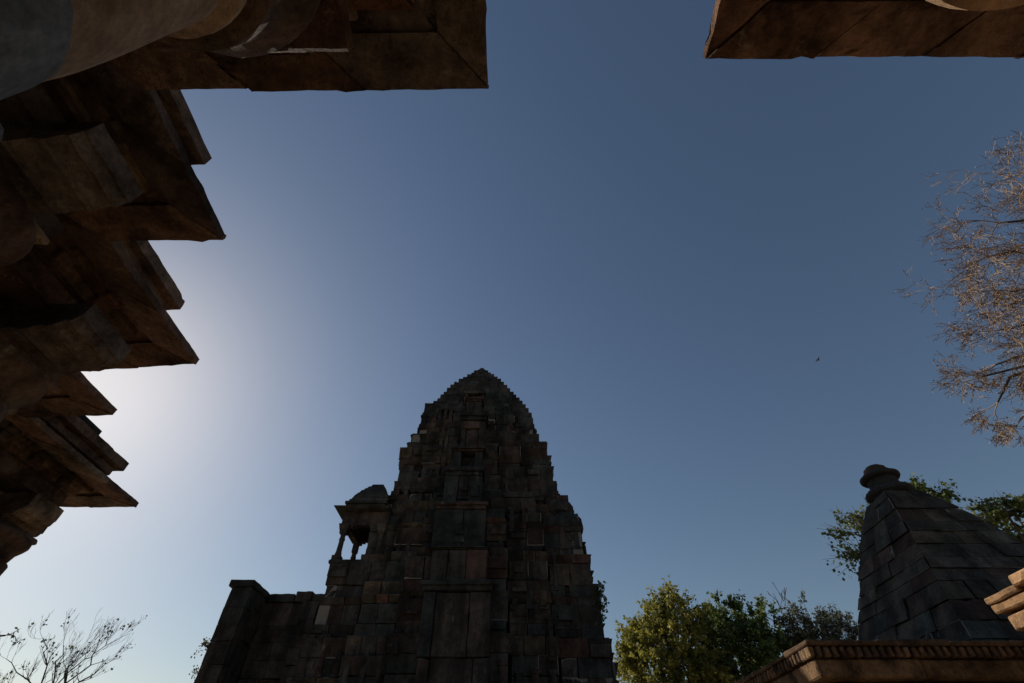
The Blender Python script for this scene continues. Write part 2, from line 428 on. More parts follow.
# narrow vertical ribs running up the bands, broken at every ledge
for side in range(4):
    for si, (s0, s1, o_) in enumerate(SEG):
        z = .4 + .3 * si
        while z < 11.3:
            hgt = STO[(side * 5 + si) % len(STO)] * rnd.uniform(.55, .95)
            zm = z + hgt * .5
            xl, xr = lerp(XL, zm), lerp(XR, zm)
            af = xr - .1 if zm < 8 else .5 * (xl + xr)
            hw0, hw1, dep = ((xl, xr, af), (af, af, xr), (xr, xl, af), (af, af, xl))[side]
            t0 = s0 * (hw0 if s0 < 0 else hw1); t1 = s1 * (hw0 if s1 < 0 else hw1)
            for f0 in ((.16, .5, .84) if si != 2 else (.06, .94)):
                if rnd.random() < .58: continue
                tc_ = t0 + (t1 - t0) * f0; wd = rnd.uniform(.05, .09); out = dep * (1 + o_) + rnd.uniform(.02, .055)
                f_ = (lambda p: (XC + p[0], YC - p[1], p[2]), lambda p: (XC + p[1], YC + p[0], p[2]), lambda p: (XC - p[0], YC + p[1], p[2]), lambda p: (XC - p[1], YC - p[0], p[2]))[side]
                tt = tone(); top = dep * (1 + o_)
                dz = (lerp(XR, z) - lerp(XR, z + hgt)) * .8
                for (w2, za, zb_) in ((wd * 1.5, z, z + .08), (wd, z + .083, z + hgt - .1), (wd * 1.6, z + hgt - .097, z + hgt)):
                    walls.hexa([f_(p) for p in [(tc_ - w2, out, za), (tc_ + w2, out, za), (tc_ + w2, out - .4, za), (tc_ - w2, out - .4, za), (tc_ - w2, out - .01, zb_), (tc_ + w2, out - .01, zb_), (tc_ + w2, out - .4, zb_), (tc_ - w2, out - .4, zb_)]], tt)
            z += hgt + rnd.uniform(.05, .35)
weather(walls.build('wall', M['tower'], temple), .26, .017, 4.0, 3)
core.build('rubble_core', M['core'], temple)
for sx, sy in ((1, -1), (1, 1), (-1, 1)):                   # ribbed cushion stones on the corners
    km = MB()
    ex = lerp(XR, 6.8) if sx > 0 else lerp(XL, 6.8)
    km.lathe(XC + sx * (ex - .42), YC + sy * (3.7 - .42), [(.40, 6.36), (.52, 6.44), (.58, 6.6), (.56, 6.78), (.46, 6.94), (.30, 7.02)], 24, tone(.1), .02, 12, .03)
    km.build('corner_cushion', M['tower'], temple)
    km = MB()
    km.lathe(XC + sx * (ex - .62), YC + sy * (3.7 - .62), [(.40, 7.0), (.54, 7.1), (.56, 7.3), (.46, 7.5), (.28, 7.6)], 24, tone(.2), .02, 12, .03)
    km.build('corner_cushion', M['tower'], temple)
# central projection: storeys of panels under projecting ledges, narrowing upwards
spn = MB()
DK, RD, LT = .05, .62, .95
def storey(x0, x1, yf, z0, z1, tones, cut=None, back=1.3):
    n = len(tones); w_ = (x1 - x0) / n
    cs = [x0] + (cut or [x0 + w_ * k for k in range(1, n)]) + [x1]
    for k, t in enumerate(tones):
        pr = rnd.uniform(-.03, .03)
        spn.bbox(cs[k] + .006, cs[k + 1] - .006, yf + pr, yf + back, z0, z1, (t, rnd.uniform(.2, .7), 0, 1), .02)
def ledge(x0, x1, yf, z0, z1, t=.1, back=1.2):
    h_ = (z1 - z0) / 2
    led = MB()
    led.bbox(x0 - .05, x1 + .05, yf - .05, yf + back, z0, z0 + h_ + .004, (t, .4, 0, 1), .015)
    led.bbox(x0 - .11, x1 + .11, yf - .12, yf + back, z0 + h_, z1, (t, .3, 0, 1), .015)
    weather(led.build('ledge', M['tower'], temple), .2, .02, 4.5, 3)
storey(-2.5, -.5, 13.16, -1.5, .6, [.55, .1, .6]); storey(-2.45, -.52, 13.2, .62, 1.6, [.1, .6, .2]); storey(-2.3, -.54, 13.2, 1.62, 2.72, [RD, .5, .55], [-2.0, -.95])
storey(-2.36, -.56, 13.27, 2.76, 4.22, [.12, .42, .6], [-2.02, -1.12]); ledge(-2.36, -.58, 13.27, 4.26, 4.5, .15)
storey(-2.3, -.7, 13.42, 4.54, 5.40, [.85, .5, .66], [-1.82, -1.3]); ledge(-2.36, -.76, 13.5, 5.42, 5.5, .1)
storey(-2.38, -.8, 13.56, 5.53, 6.68, [.10, .13], [-1.5]); ledge(-2.34, -.86, 13.6, 6.70, 6.93, .62)
storey(-2.27, -1.0, 13.92, 6.97, 8.06, [.12, .4, .1], [-1.8, -1.45]); ledge(-2.2, -1.06, 13.98, 8.08, 8.4, .1)
storey(-2.13, -1.85, 14.42, 8.43, 9.34, [.1]); storey(-1.36, -1.08, 14.42, 8.43, 9.34, [.12]); storey(-1.85, -1.36, 14.75, 8.43, 9.34, [0]); storey(-1.84, -1.37, 14.44, 8.43, 8.66, [.1])
ledge(-2.13, -1.08, 14.46, 9.36, 9.52, .5)
storey(-1.98, -1.78, 14.6, 9.54, 10.5, [.8]); storey(-1.27, -1.06, 14.6, 9.54, 10.5, [.85]); storey(-1.78, -1.27, 14.72, 9.54, 10.5, [.62]); storey(-2.0, -1.04, 14.6, 10.5, 10.86, [RD])
ledge(-1.98, -1.06, 14.62, 10.9, 11.2, .1)
storey(-1.92, -1.3, 15.06, 11.24, 12.2, [.85, .15]); ledge(-1.9, -1.32, 15.12, 12.22, 12.42, RD)
# small relief on the big plain panel and pale vertical strips
for (x0, x1, z0, z1) in ((-1.75, -1.4, 5.65, 5.85), (-1.7, -1.45, 5.9, 6.02), (-1.66, -1.5, 6.2, 6.5), (-1.78, -1.38, 7.2, 7.3), (-1.72, -1.44, 7.5, 7.62), (-2.15, -1.9, 7.3, 7.7), (-1.35, -1.1, 7.3, 7.7)):
    yb = 13.56 if z0 < 6.9 else 13.92
    spn.bbox(x0, x1, yb - .06, yb + .1, z0, z1, (.1, .5, 0, 1), .02)
weather(spn.build('carved_panel', M['tower'], temple), .22, .016, 4.5, 3)
fr = MB()
for sx in (-1, 1):
    fr.box(-1.64 + sx * .37 - .06, -1.64 + sx * .37 + .06, 15.55, 16.3, 12.46, 13.02, tone(.2))
fr.box(-2.12, -1.16, 15.5, 16.3, 13.024, 13.16, tone(.2))
fr.build('niche_frame', M['tower'], temple)
cap = MB()
cap.lathe(XC + .02, YC, [(.62, 15.9), (.5, 16.15), (.34, 16.4), (.3, 16.55), (.16, 16.62), (.15, 16.75), (.05, 16.86)], 14, tone(.1), .05)
cap.build('finial', M['shrine'], temple)

# entrance wing on the left of the tower
wing = MB(); wc = MB()
def wall_blocks(mb, ax, lo, hi, plane, z0, z1, thick, sgn, hmin=.35, hmax=.55, lmin=.4, lmax=.9, jit=.025, lean=0.0):
    """courses of blocks along x (ax=0) or y (ax=1); sgn = direction the face looks to"""
    z = z0
    while z < z1 - .05:
        h_ = min(rnd.uniform(hmin, hmax), z1 - z)
        if z1 - (z + h_) < .15: h_ = z1 - z
        t = lo
        while t < hi - .02:
            l_ = min(rnd.uniform(lmin, lmax), hi - t)
            if hi - (t + l_) < .2: l_ = hi - t
            p = plane + sgn * rnd.uniform(-jit, jit) - sgn * lean * (z - z0)
            q = p - sgn * thick
            a_, b_ = min(p, q), max(p, q)
            if ax == 0: mb.box(t + .006, t + l_ - .006, a_, b_, z + .006, z + h_ - .006, jit=.006)
            else: mb.box(a_, b_, t + .006, t + l_ - .006, z + .006, z + h_ - .006, jit=.006)
            t += l_
        z += h_
wall_blocks(wing, 0, -8.45, -7.84, 14.85, -1.55, 4.86, .5, -1)
wall_blocks(wing, 1, 15.36, 16.0, -7.84, -1.55, 4.86, .5, 1)
wall_blocks(wing, 0, -7.84, -5.1, 16.0, -1.55, 4.78, .6, -1)
wall_blocks(wing, 0, -6.6, -6.1, 15.86, -1.55, 4.78, .3, -1)
wall_blocks(wing, 1, 14.9, 19.5, -8.45, -1.55, 4.86, .5, -1)
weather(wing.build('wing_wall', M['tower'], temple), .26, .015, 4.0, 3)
wc.box(-8.2, -4.8, 16.3, 19.5, -1.55, 4.7, (.5, .5, 0, 1)); wc.box(-8.2, -8.0, 15.1, 16.3, -1.55, 4.7, (.5, .5, 0, 1))
wc.build('wing_core', M['core'], temple)
wp = MB()
wp.bbox(-8.55, -7.80, 14.77, 16.0, 4.87, 5.06, tone(.1))
wp.bbox(-7.80, -6.95, 15.92, 16.6, 4.79, 5.02, tone(.1)); wp.bbox(-6.93, -6.4, 15.9, 16.6, 4.79, 5.1, tone(.25)); wp.bbox(-6.38, -5.5, 15.92, 16.6, 4.79, 5.02, tone(.05))
wp.bbox(-8.5, -7.78, 16.0, 19.5, 4.87, 5.04, tone(.3))
weather(wp.build('parapet', M['tower'], temple), .2, .02, 4.0, 3)
# pillared kiosk on the ledge
KX, KY, KZ = -4.82, 15.05, 5.28
kf = MB(); kf.bbox(KX - .66, KX + .6, 14.1, 15.95, KZ, KZ + .11, tone(.3)); kiosk = kf.build('kiosk_balcony', M['tower'], temple)
def subpart(mb, name, mat, par, smooth=False):
    o = mb.build(name, mat, None, smooth, loc=(0, 0, 0))
    root = par.parent
    o.parent = par
    o.matrix_parent_inverse = Matrix.Identity(4)
    o.location = -(root.location)
    return o
z5 = KZ + .11
for px_, py_ in ((KX - .5, 14.3), (KX - .5, 15.75), (KX + .70, 14.3), (KX + .74, 15.75)):
    k = MB()
    k.box(px_ - .13, px_ + .13, py_ - .13, py_ + .13, z5, z5 + .16, tone(.4))
    k.lathe(px_, py_, [(.12, z5 + .16), (.09, z5 + .3), (.08, z5 + .62), (.10, z5 + .66), (.08, z5 + .72), (.08, z5 + .84)], 8, tone(.4))
    if py_ < 15:
        k.box(px_ - .11, px_ + .11, py_ - .11, py_ + .11, z5 + .84, z5 + .92, tone(.5))
        k.box(px_ - .12, px_ + .12, py_ - .12, py_ + .12, z5 + .92, z5 + 1.12, tone(.5), taper=-.05)
    else:
        k.box(px_ - .085, px_ + .085, py_ - .085, py_ + .085, z5 + .83, z5 + 1.3, tone(.5))
    subpart(k, 'pillar', M['tower'], kiosk)
k = MB()
b0_ = z5 + 1.10
for yy in (14.2, 15.65):
    b0_ = z5 + (1.10 if yy < 15 else 1.24)
    n = 12; a0, b0 = KX - .54, KX + .78
    k.box(a0 - .08, b0 + .08, yy, yy + .2, b0_, KZ + 1.64, tone(.6))
    for i in range(n):                                    # stepped arch under the beam
        t = (i + .5) / n; x_ = a0 + (b0 - a0) * t
        k.box(x_ - .045, x_ + .045, yy + .003, yy + .197, b0_ - .26 * abs(2 * t - 1) ** 2.5 - .01, b0_ + .01, tone(.6))
b0_ = z5 + 1.12
for xx in (KX - .61, KX + .70):
    k.box(xx, xx + .2, 14.402, 15.648, b0_ - .02, KZ + 1.64, tone(.6))
k.box(KX - .7, KX - .6, 14.5, 15.5, b0_ + .1, KZ + 1.5, tone(.6))
subpart(k, 'arched_beam', M['tower'], kiosk)
k = MB()
ze = KZ + 1.645
k.hexa([(KX - .86, 13.95, ze), (KX + .84, 13.95, ze), (KX + .84, 16.1, ze), (KX - .86, 16.1, ze), (KX - .92, 13.9, ze + .07), (KX + .9, 13.9, ze + .07), (KX + .9, 16.15, ze + .07), (KX - .92, 16.15, ze + .07)], tone(.1))
k.box(KX - .6, KX + .66, 14.15, 15.9, ze + .07, ze + .25, tone(.2)); k.box(KX - .66, KX + .7, 14.1, 15.95, ze + .25, ze + .33, tone(.5))
k.box(KX - .58, KX + .64, 14.2, 15.85, ze + .33, ze + .44, tone(.1))
for i in range(7):
    t = i / 7; q = 1 - t ** 1.3 * .78
    k.box(KX + .06 - .64 * q, KX + .1 + .60 * q, KY - .78 * q, KY + .78 * q, ze + .44 + .125 * i, ze + .44 + .125 * (i + 1) - .006, tone(rnd.uniform(0, .4)), taper=.055, jit=.008)
subpart(k, 'kiosk_roof', M['shrine'], kiosk)

# ------------------------------------------------------------------ pillared hall on the left
def prof_bracket(mb, cx, cy, ax, half, wid, z0, z1, t):
    """one bracket bar along x or y, its underside curving up to both ends"""
    n = 18
    for s in (-1, 1):
        pr = [(0, z0)] + [(half * (.3 + .70 * math.sin(math.pi / 2 * i / n)), z0 + (z1 - z0) * .62 * (1 - math.cos(math.pi / 2 * i / n)) - (.022 if i % 4 in (1, 2) else 0)) for i in range(n + 1)] + [(half, z1), (0, z1)]
        for k in range(len(pr)):
            a, b = pr[k], pr[(k + 1) % len(pr)]
            q = [(s * a[0], -wid, a[1]), (s * a[0], wid, a[1]), (s * b[0], wid, b[1]), (s * b[0], -wid, b[1])]
            mb.face([(cx + (u if ax == 0 else v), cy + (v if ax == 0 else u), zz) for u, v, zz in q], t)
        for sv in (-1, 1):
            mb.face([(cx + (s * u if ax == 0 else sv * wid), cy + (sv * wid if ax == 0 else s * u), zz) for u, zz in pr], t)

def pillar(par, cx, cy, top=2.2, rad=.30, mats=('shaft', 'blue'), dr=(.385, .46), arm=(.5, .5), wid=.2, low=1.98, aba=.36, cmat='hall'):
    b = MB()
    b.bbox(cx - .42, cx + .42, cy - .42, cy + .42, -EZ, -EZ + .35, None, .03)
    b.bbox(cx - .36, cx + .36, cy - .36, cy + .36, -EZ + .35, -EZ + .6, None, .03)
    b.build('plinth', M['hall'], par)
    b = MB(); b.bbox(cx - .285, cx + .285, cy - .285, cy + .285, -EZ + .6, .84, None, .02)
    b.lathe(cx, cy, [(rad, .84), (rad, 1.0), (rad, 1.13)], 24)
    s1 = weather(b.build('lower_shaft', M[mats[1]], par), .06, .004, 9.0, 4)
    b = MB(); b.lathe(cx, cy, [(rad - .004, 1.132), (rad + .002, 1.3), (rad, 1.5), (rad - .01, low - .12), (rad + .03, low - .09), (rad + .03, low - .05), (rad - .01, low - .02)], 48, (.4, .55, 0, 1), .004)
    weather(b.build('shaft', M[mats[0]], par), .06, .0035, 9.0, 3)
    b = MB()
    r0, r1 = dr
    b.lathe(cx, cy, [(rad - .02, low - .02), (r0 - .03, low - .015), (r0, low), (r0 + .005, low + .075), (r0 - .03, low + .09), (r0 - .05, low + .1), (r0 - .02, low + .13),
                     (r1 - .06, low + .2), (r1 - .015, low + .255), (r1, low + .28), (r1, low + .31), (r1 - .03, low + .33)], 56, (rnd.choice((.1, .3, .6)), .3, 0, 1), .003)
    b.build('capital', M[cmat], par)
    b = MB()
    e = low + .33
    b.bbox(cx - aba, cx + aba, cy - aba, cy + aba, e, e + .06, None, .015)
    prof_bracket(b, cx, cy, 0, arm[0], wid, e + .062, e + .31, tone(rnd.uniform(.7, 1), .8)); prof_bracket(b, cx, cy, 1, arm[1], .197, e + .064, e + .308, tone())
    weather(b.build('bracket', M['hall'], par), .07, .008)

def stepped_eave(par, P, zb, inset, depth=1.0, up_off=(-.06, -.4), upz=.26):
    """P: outer corners of a stepped eave. Each run between two mitres is a slab of its own."""
    ix, iy = inset
    n = len(P)
    def ins(p, d): return (p[0] + ix * d, p[1] + iy * d)
    for k in range(n - 1):
        a, b = P[k], P[k + 1]
        L_ = math.hypot(b[0] - a[0], b[1] - a[1])
        m = max(1, round(L_ / .55))
        mb = MB()
        a1, b1 = ins(a, .24), ins(b, .24)
        a2, b2 = ins(a, depth), ins(b, depth)
        cuts = [0] + [(i + rnd.uniform(-.15, .15)) / m for i in range(1, m)] + [1]
        for i in range(m):
            u, v = cuts[i], cuts[i + 1]
            gap = .0035 / L_
            u2, v2 = u + (gap if i else .001), v - (gap if i < m - 1 else .001)
            J = lambda p, q, s: (p[0] + (q[0] - p[0]) * s, p[1] + (q[1] - p[1]) * s)
            dz = rnd.uniform(-.006, .006); wo = rnd.uniform(-.012, .012) if m > 1 else 0
            if m == 1: dz = wo = 0
            o0, o1 = J(a, b, u2), J(a, b, v2)
            o0 = (o0[0] - ix * wo, o0[1] - iy * wo); o1 = (o1[0] - ix * wo, o1[1] - iy * wo)
            i0, i1 = J(a1, b1, u2), J(a1, b1, v2)
            j0, j1 = J(a2, b2, u2), J(a2, b2, v2)
            t = tone()
            # chipped lower lip: split the outer edge
            ns = max(2, int(L_ * (v2 - u2) / .09)); lipz = [zb + dz + rnd.uniform(0, .012) for _ in range(ns + 1)]
            pts_o = [J(o0, o1, q / ns) for q in range(ns + 1)]
            pts_i = [J(i0, i1, q / ns) for q in range(ns + 1)]
            for q in range(ns):
                mb.face([(*pts_o[q], lipz[q]), (*pts_o[q + 1], lipz[q + 1]), (*pts_i[q + 1], zb + dz + .02), (*pts_i[q], zb + dz + .02)], t)
                mb.face([(*pts_o[q], zb + .065 + dz), (*pts_o[q + 1], zb + .065 + dz), (*pts_o[q + 1], lipz[q + 1]), (*pts_o[q], lipz[q])], t)
            mb.face([(*i0, zb + dz + .02), (*i1, zb + dz + .02), (*i1, zb + dz + .05), (*i0, zb + dz + .05)], t)
            mb.face([(*i0, zb + dz + .05), (*i1, zb + dz + .05), (*j1, zb + dz + .13), (*j0, zb + dz + .13)], t)
            mb.face([(*o0, zb + .065 + dz), (*j0, zb + .30), (*j1, zb + .30), (*o1, zb + .065 + dz)], t)
            for (p, q, r_) in ((o0, i0, j0), (o1, i1, j1)):
                mb.face([(*p, zb + dz), (*q, zb + dz + .02), (*q, zb + dz + .05), (*r_, zb + dz + .13), (*r_, zb + .30), (*p, zb + .065 + dz)], t)
        weather(mb.build('eave_slab', M['slab'] if k % 2 else M['hall'], par, fix=False), .055, .0075, 9.0)
    # thin stepped mouldings under the soffit, following every mitre
    for (d0, d1, drop) in ((.33, .40, .035), (.405, .47, .075)):
        mb = MB()
        for k in range(n - 1):
            a, b = P[k], P[k + 1]
            L_ = math.hypot(b[0] - a[0], b[1] - a[1]); m = max(1, round(L_ / .8))
            q0, q1, r0, r1 = ins(a, d0), ins(b, d0), ins(a, d1), ins(b, d1)
            for i in range(m):
                J = lambda p, q, s_: (p[0] + (q[0] - p[0]) * s_, p[1] + (q[1] - p[1]) * s_)
                u, v = i / m + .002, (i + 1) / m - .002
                c4 = [J(q0, q1, u), J(q0, q1, v), J(r0, r1, v), J(r0, r1, u)]
                mb.hexa([(*c, zb + .05 - drop) for c in c4] + [(*c, zb + .115) for c in c4], tone(rnd.choice((.1, .5, .95, 1.0))))
        weather(mb.build('moulding', M['hall'], par), .07, .006, 9.0)
    # upper cornice, set back
    mb = MB()
    ux, uy = up_off
    for k in range(n - 1):
        a, b = P[k], P[k + 1]
        A, B = (a[0] + ux, a[1] + uy), (b[0] + ux, b[1] + uy)
        A2, B2 = (A[0] + ix * .7, A[1] + iy * .7), (B[0] + ix * .7, B[1] + iy * .7)
        L_ = math.hypot(b[0] - a[0], b[1] - a[1]); m = max(1, round(L_ / .6))
        for i in range(m):
            J = lambda p, q, s: (p[0] + (q[0] - p[0]) * s, p[1] + (q[1] - p[1]) * s)
            u, v = i / m + .003, (i + 1) / m - .003
            o0, o1, i0, i1 = J(A, B, u), J(A, B, v), J(A2, B2, u), J(A2, B2, v)
            dz = rnd.uniform(-.01, .01)
            mb.hexa([(*o0, zb + upz + dz), (*o1, zb + upz + dz), (*i1, zb + upz + dz), (*i0, zb + upz + dz),
                     (*o0, zb + upz + .10 + dz), (*o1, zb + upz + .10 + dz), (*i1, zb + upz + .16), (*i0, zb + upz + .16)], tone())
            # dentil-like lower lip, smaller
            s0, s1 = (o0[0] + ix * .07, o0[1] + iy * .07), (o1[0] + ix * .07, o1[1] + iy * .07)
            mb.hexa([(*s0, zb + upz - .09), (*s1, zb + upz - .09), (*i1, zb + upz - .09), (*i0, zb + upz - .09),
                     (*s0, zb + upz - .004), (*s1, zb + upz - .004), (*i1, zb + upz - .004), (*i0, zb + upz - .004)], tone())
    weather(mb.build('upper_cornice', M['slab'], par), .07, .0085, 9.0)

def beams(par, P, d, z0, z1, th, inset):
    ix, iy = inset
    mb = MB()
    n = len(P)
    for k in range(n - 1):
        a, b = P[k], P[k + 1]
        q = [(a[0] + ix * d, a[1] + iy * d), (b[0] + ix * d, b[1] + iy * d), (b[0] + ix * (d + th), b[1] + iy * (d + th)), (a[0] + ix * (d + th), a[1] + iy * (d + th))]
        t = tone(); zm = z0 + (z1 - z0) * .45
        mb.hexa([(*p, z0) for p in q] + [(*p, zm - .012) for p in q], t)
        q2 = [(q[0][0] - ix * .05, q[0][1] - iy * .05), (q[1][0] - ix * .05, q[1][1] - iy * .05), q[2], q[3]]
        mb.hexa([(*p, zm) for p in q2] + [(*p, z1) for p in q2], tone())
    weather(mb.build('beam', M['hall'], par), .1, .008)
    for k in range(n - 1):
        a, b = P[k], P[k + 1]
        L_ = math.hypot(b[0] - a[0], b[1] - a[1])
        m = int(L_ / .38)
        al = abs(b[0] - a[0]) > abs(b[1] - a[1])
        for i in range(m):
            f_ = (i + .5) / m
            x_, y_ = a[0] + (b[0] - a[0]) * f_ + ix * d, a[1] + (b[1] - a[1]) * f_ + iy * d
            w_ = rnd.uniform(.055, .075); t = tone(); cb = MB()                # a corbel block between beam and eave
            for (l0, l1, h0, h1) in ((-.11, .1, z0 + .17, z0 + .256), (-.17, .1, z0 + .253, z0 + .33)):
                if al: cb.bbox(x_ - w_, x_ + w_, min(y_ - iy * -l0, y_ - iy * -l1) , max(y_ - iy * -l0, y_ - iy * -l1), h0, h1, t, .012)
                else: cb.bbox(min(x_ + ix * l0, x_ + ix * l1), max(x_ + ix * l0, x_ + ix * l1), y_ - w_, y_ + w_, h0, h1, t, .012)
            weather(cb.build('corbel', M['hall'], par), .08, .006)

PL = [(-.13, -6.0), (-.13, .68), (-1.93, .70), (-1.93, 1.6), (-2.69, 1.61), (-2.69, 2.80), (-3.81, 2.90), (-3.81, 3.50), (-4.66, 3.56), (-4.66, 5.36), (-8.5, 5.38)]
hall = thing('pillared_hall', 'brown sandstone pillared hall with zigzag stepped eaves along the left', 'temple hall', (-4.0, 0.5, 0))
stepped_eave(hall, PL, 2.665, (-1, -1))
beams(hall, PL, .46, 2.42, 2.8, .45, (-1, -1))
pillar(hall, -1.15, 0.0, aba=.45)
pillar(hall, -2.92, .99, arm=(.80, .42), wid=.19, low=1.85); pillar(hall, -3.66, 2.18, arm=(.80, .42), wid=.22, low=1.8)
pillar(hall, -4.78, 2.72, arm=(.7, .5), wid=.3, low=1.85); pillar(hall, -5.5, 4.62, arm=(.55, .5), low=1.72, dr=(.42, .48))
for (cx, cy) in ((-1.15, -3.2), (-4.2, -1.6), (-7.9, 4.55)):
    pillar(hall, cx, cy)
# ceiling and roof above the beams, following the stepped plan
PLc = [(x - .85, y - .85) for x, y in PL]
cm = MB()
cm.prism([PLc[0], *PLc[1:], (-9.35, -6.85)][::-1], 2.83, 3.0, (.6, .2, 0, 1))
cm.build('ceiling', M['hall'], hall)
rf = MB()
for i in range(5):
    d = .55 + .75 * i
    q = [(x - d, y - d) for x, y in PL]
    q = [q[0], *q[1:], (-9.0 + .2 * i, q[-1][1]), (-9.0 + .2 * i, -6.6 + .2 * i)]
    if i: q = [(-.4 - d, -6.4 + .3 * i), (-.4 - d, .5 - d), (-2.4 - d * .9, 2.5 - d), (-4.6 - d * .7, 5.0 - d), (-9 + .4 * i, 5.0 - d), (-9 + .4 * i, -6.4 + .3 * i)]
    rf.prism(q[::-1], 3.0 + .28 * i + (.1 if i == 0 else .14), 3.0 + .28 * (i + 1) + .13)
rf.build('roof', M['tower'], hall)
hw = MB(); wall_blocks(hw, 0, -9.2, -1.6, -6.2, -EZ, 2.6, .5, 1); wall_blocks(hw, 1, -6.2, 4.6, -9.0, -EZ, 2.8, .5, 1)
hw.build('back_wall', M['hall'], hall)

# ------------------------------------------------------------------ right pavilion overhead
PR = [(1.0, -6.0), (1.0, .56), (8.5, .56)]
pav = thing('stone_pavilion', 'brown stone pavilion whose eave corner hangs overhead at the upper right', 'pavilion', (3.5, -2.5, 0))
def mirror_eave():
    stepped_eave(pav, PR, 2.7, (1, -1), up_off=(.06, -.4))
    beams(pav, PR, .46, 2.42, 2.8, .45, (1, -1))
mirror_eave()
pillar(pav, 1.47, -.185, low=1.74, dr=(.415, .40), mats=('orange', 'orange'), cmat='orange', rad=.27, arm=(.42, .42))
pillar(pav, 5.0, -.2); pillar(pav, 1.95, -3.4); pillar(pav, 5.0, -3.4)
cm = MB(); cm.prism([(1.85, -6.0), (8.5, -6.0), (8.5, -.29), (1.85, -.29)], 2.83, 3.0); cm.build('ceiling', M['hall'], pav)
rf = MB()
for i in range(4):
    d = .55 + .7 * i
    rf.prism([(1.0 + d, -6.0 + .3 * i), (8.4 - .4 * i, -6.0 + .3 * i), (8.4 - .4 * i, .56 - d), (1.0 + d, .56 - d)], 3.13 + .28 * i, 3.13 + .28 * (i + 1) - .01)
rf.build('roof', M['tower'], pav)

# ------------------------------------------------------------------ low shrine hall with dentil cornice
low = thing('shrine_hall', 'low brown stone shrine hall with toothed cornice, its corner catching the sun', 'shrine hall', (7.5, 10.5, 0))
X0, Y0, ZT = 3.89, 7.06, 1.66
lw = MB()
wall_blocks(lw, 0, X0 + .30, 11.5, Y0 + .30, -EZ, 1.24, .4, -1); wall_blocks(lw, 1, Y0 + .71, 14.5, X0 + .30, -EZ, 1.24, .4, -1)
weather(lw.build('wall', M['low'], low), .15, .007, 7.0, 3)
fz = MB()
x = X0 + .07
while x < 11.6:
    l_ = rnd.uniform(.8, 1.5); fz.bbox(x, min(x + l_, 11.6) - .008, Y0 + .07 + rnd.uniform(-.01, .01), Y0 + .8, 1.26, 1.465); x += l_
y = Y0 + .82
while y < 14.5:
    l_ = rnd.uniform(.8, 1.5); fz.bbox(X0 + .07 + rnd.uniform(-.01, .01), X0 + .8, y, min(y + l_, 14.5) - .008, 1.26, 1.465); y += l_
x = X0 + .9
while x < 11.4:                                   # long sunk panels under the frieze
    l_ = rnd.uniform(1.2, 2.0); fz.bbox(x, x + l_ - .12, Y0 + .2, Y0 + .8, 1.04, 1.2); x += l_
weather(fz.build('frieze', M['low'], low), .15, .007, 7.0, 3)
dn = MB()
x = X0 + .02
while x < 11.4:
    dn.bbox(x, x + .062, Y0 + .015, Y0 + .3, 1.48, 1.592, tone(), .01); x += .105
y = Y0 + .125
while y < 14.3:
    dn.bbox(X0 + .015, X0 + .3, y, y + .062, 1.48, 1.592, tone(), .01); y += .105
dn.bbox(X0 + .12, 11.5, Y0 + .12, 14.4, 1.47, 1.588, (.5, .3, 0, 1))
weather(dn.build('dentil_band', M['low'], low), .15, .004, 9.0, 3)
cp = MB()
x = X0
while x < 11.5:
    l_ = rnd.uniform(.7, 1.2); cp.bbox(x, min(x + l_, 11.6) - .006, Y0 + rnd.uniform(-.012, .01), Y0 + .7, 1.60, ZT + rnd.uniform(-.008, .008), None, .012); x += l_
y = Y0 + .71
while y < 14.4:
    l_ = rnd.uniform(.7, 1.2); cp.bbox(X0 + rnd.uniform(-.012, .01), X0 + .7, y, min(y + l_, 14.5) - .006, 1.60, ZT + rnd.uniform(-.008, .008), None, .012); y += l_
weather(cp.build('cornice', M['low'], low), .15, .006, 8.0, 3)
rr = MB(); rr.box(X0 + .71, 11.5, Y0 + .71, 14.5, 1.3, 1.64, (.3, .3, 0, 1)); rr.build('roof', M['slab'], low)

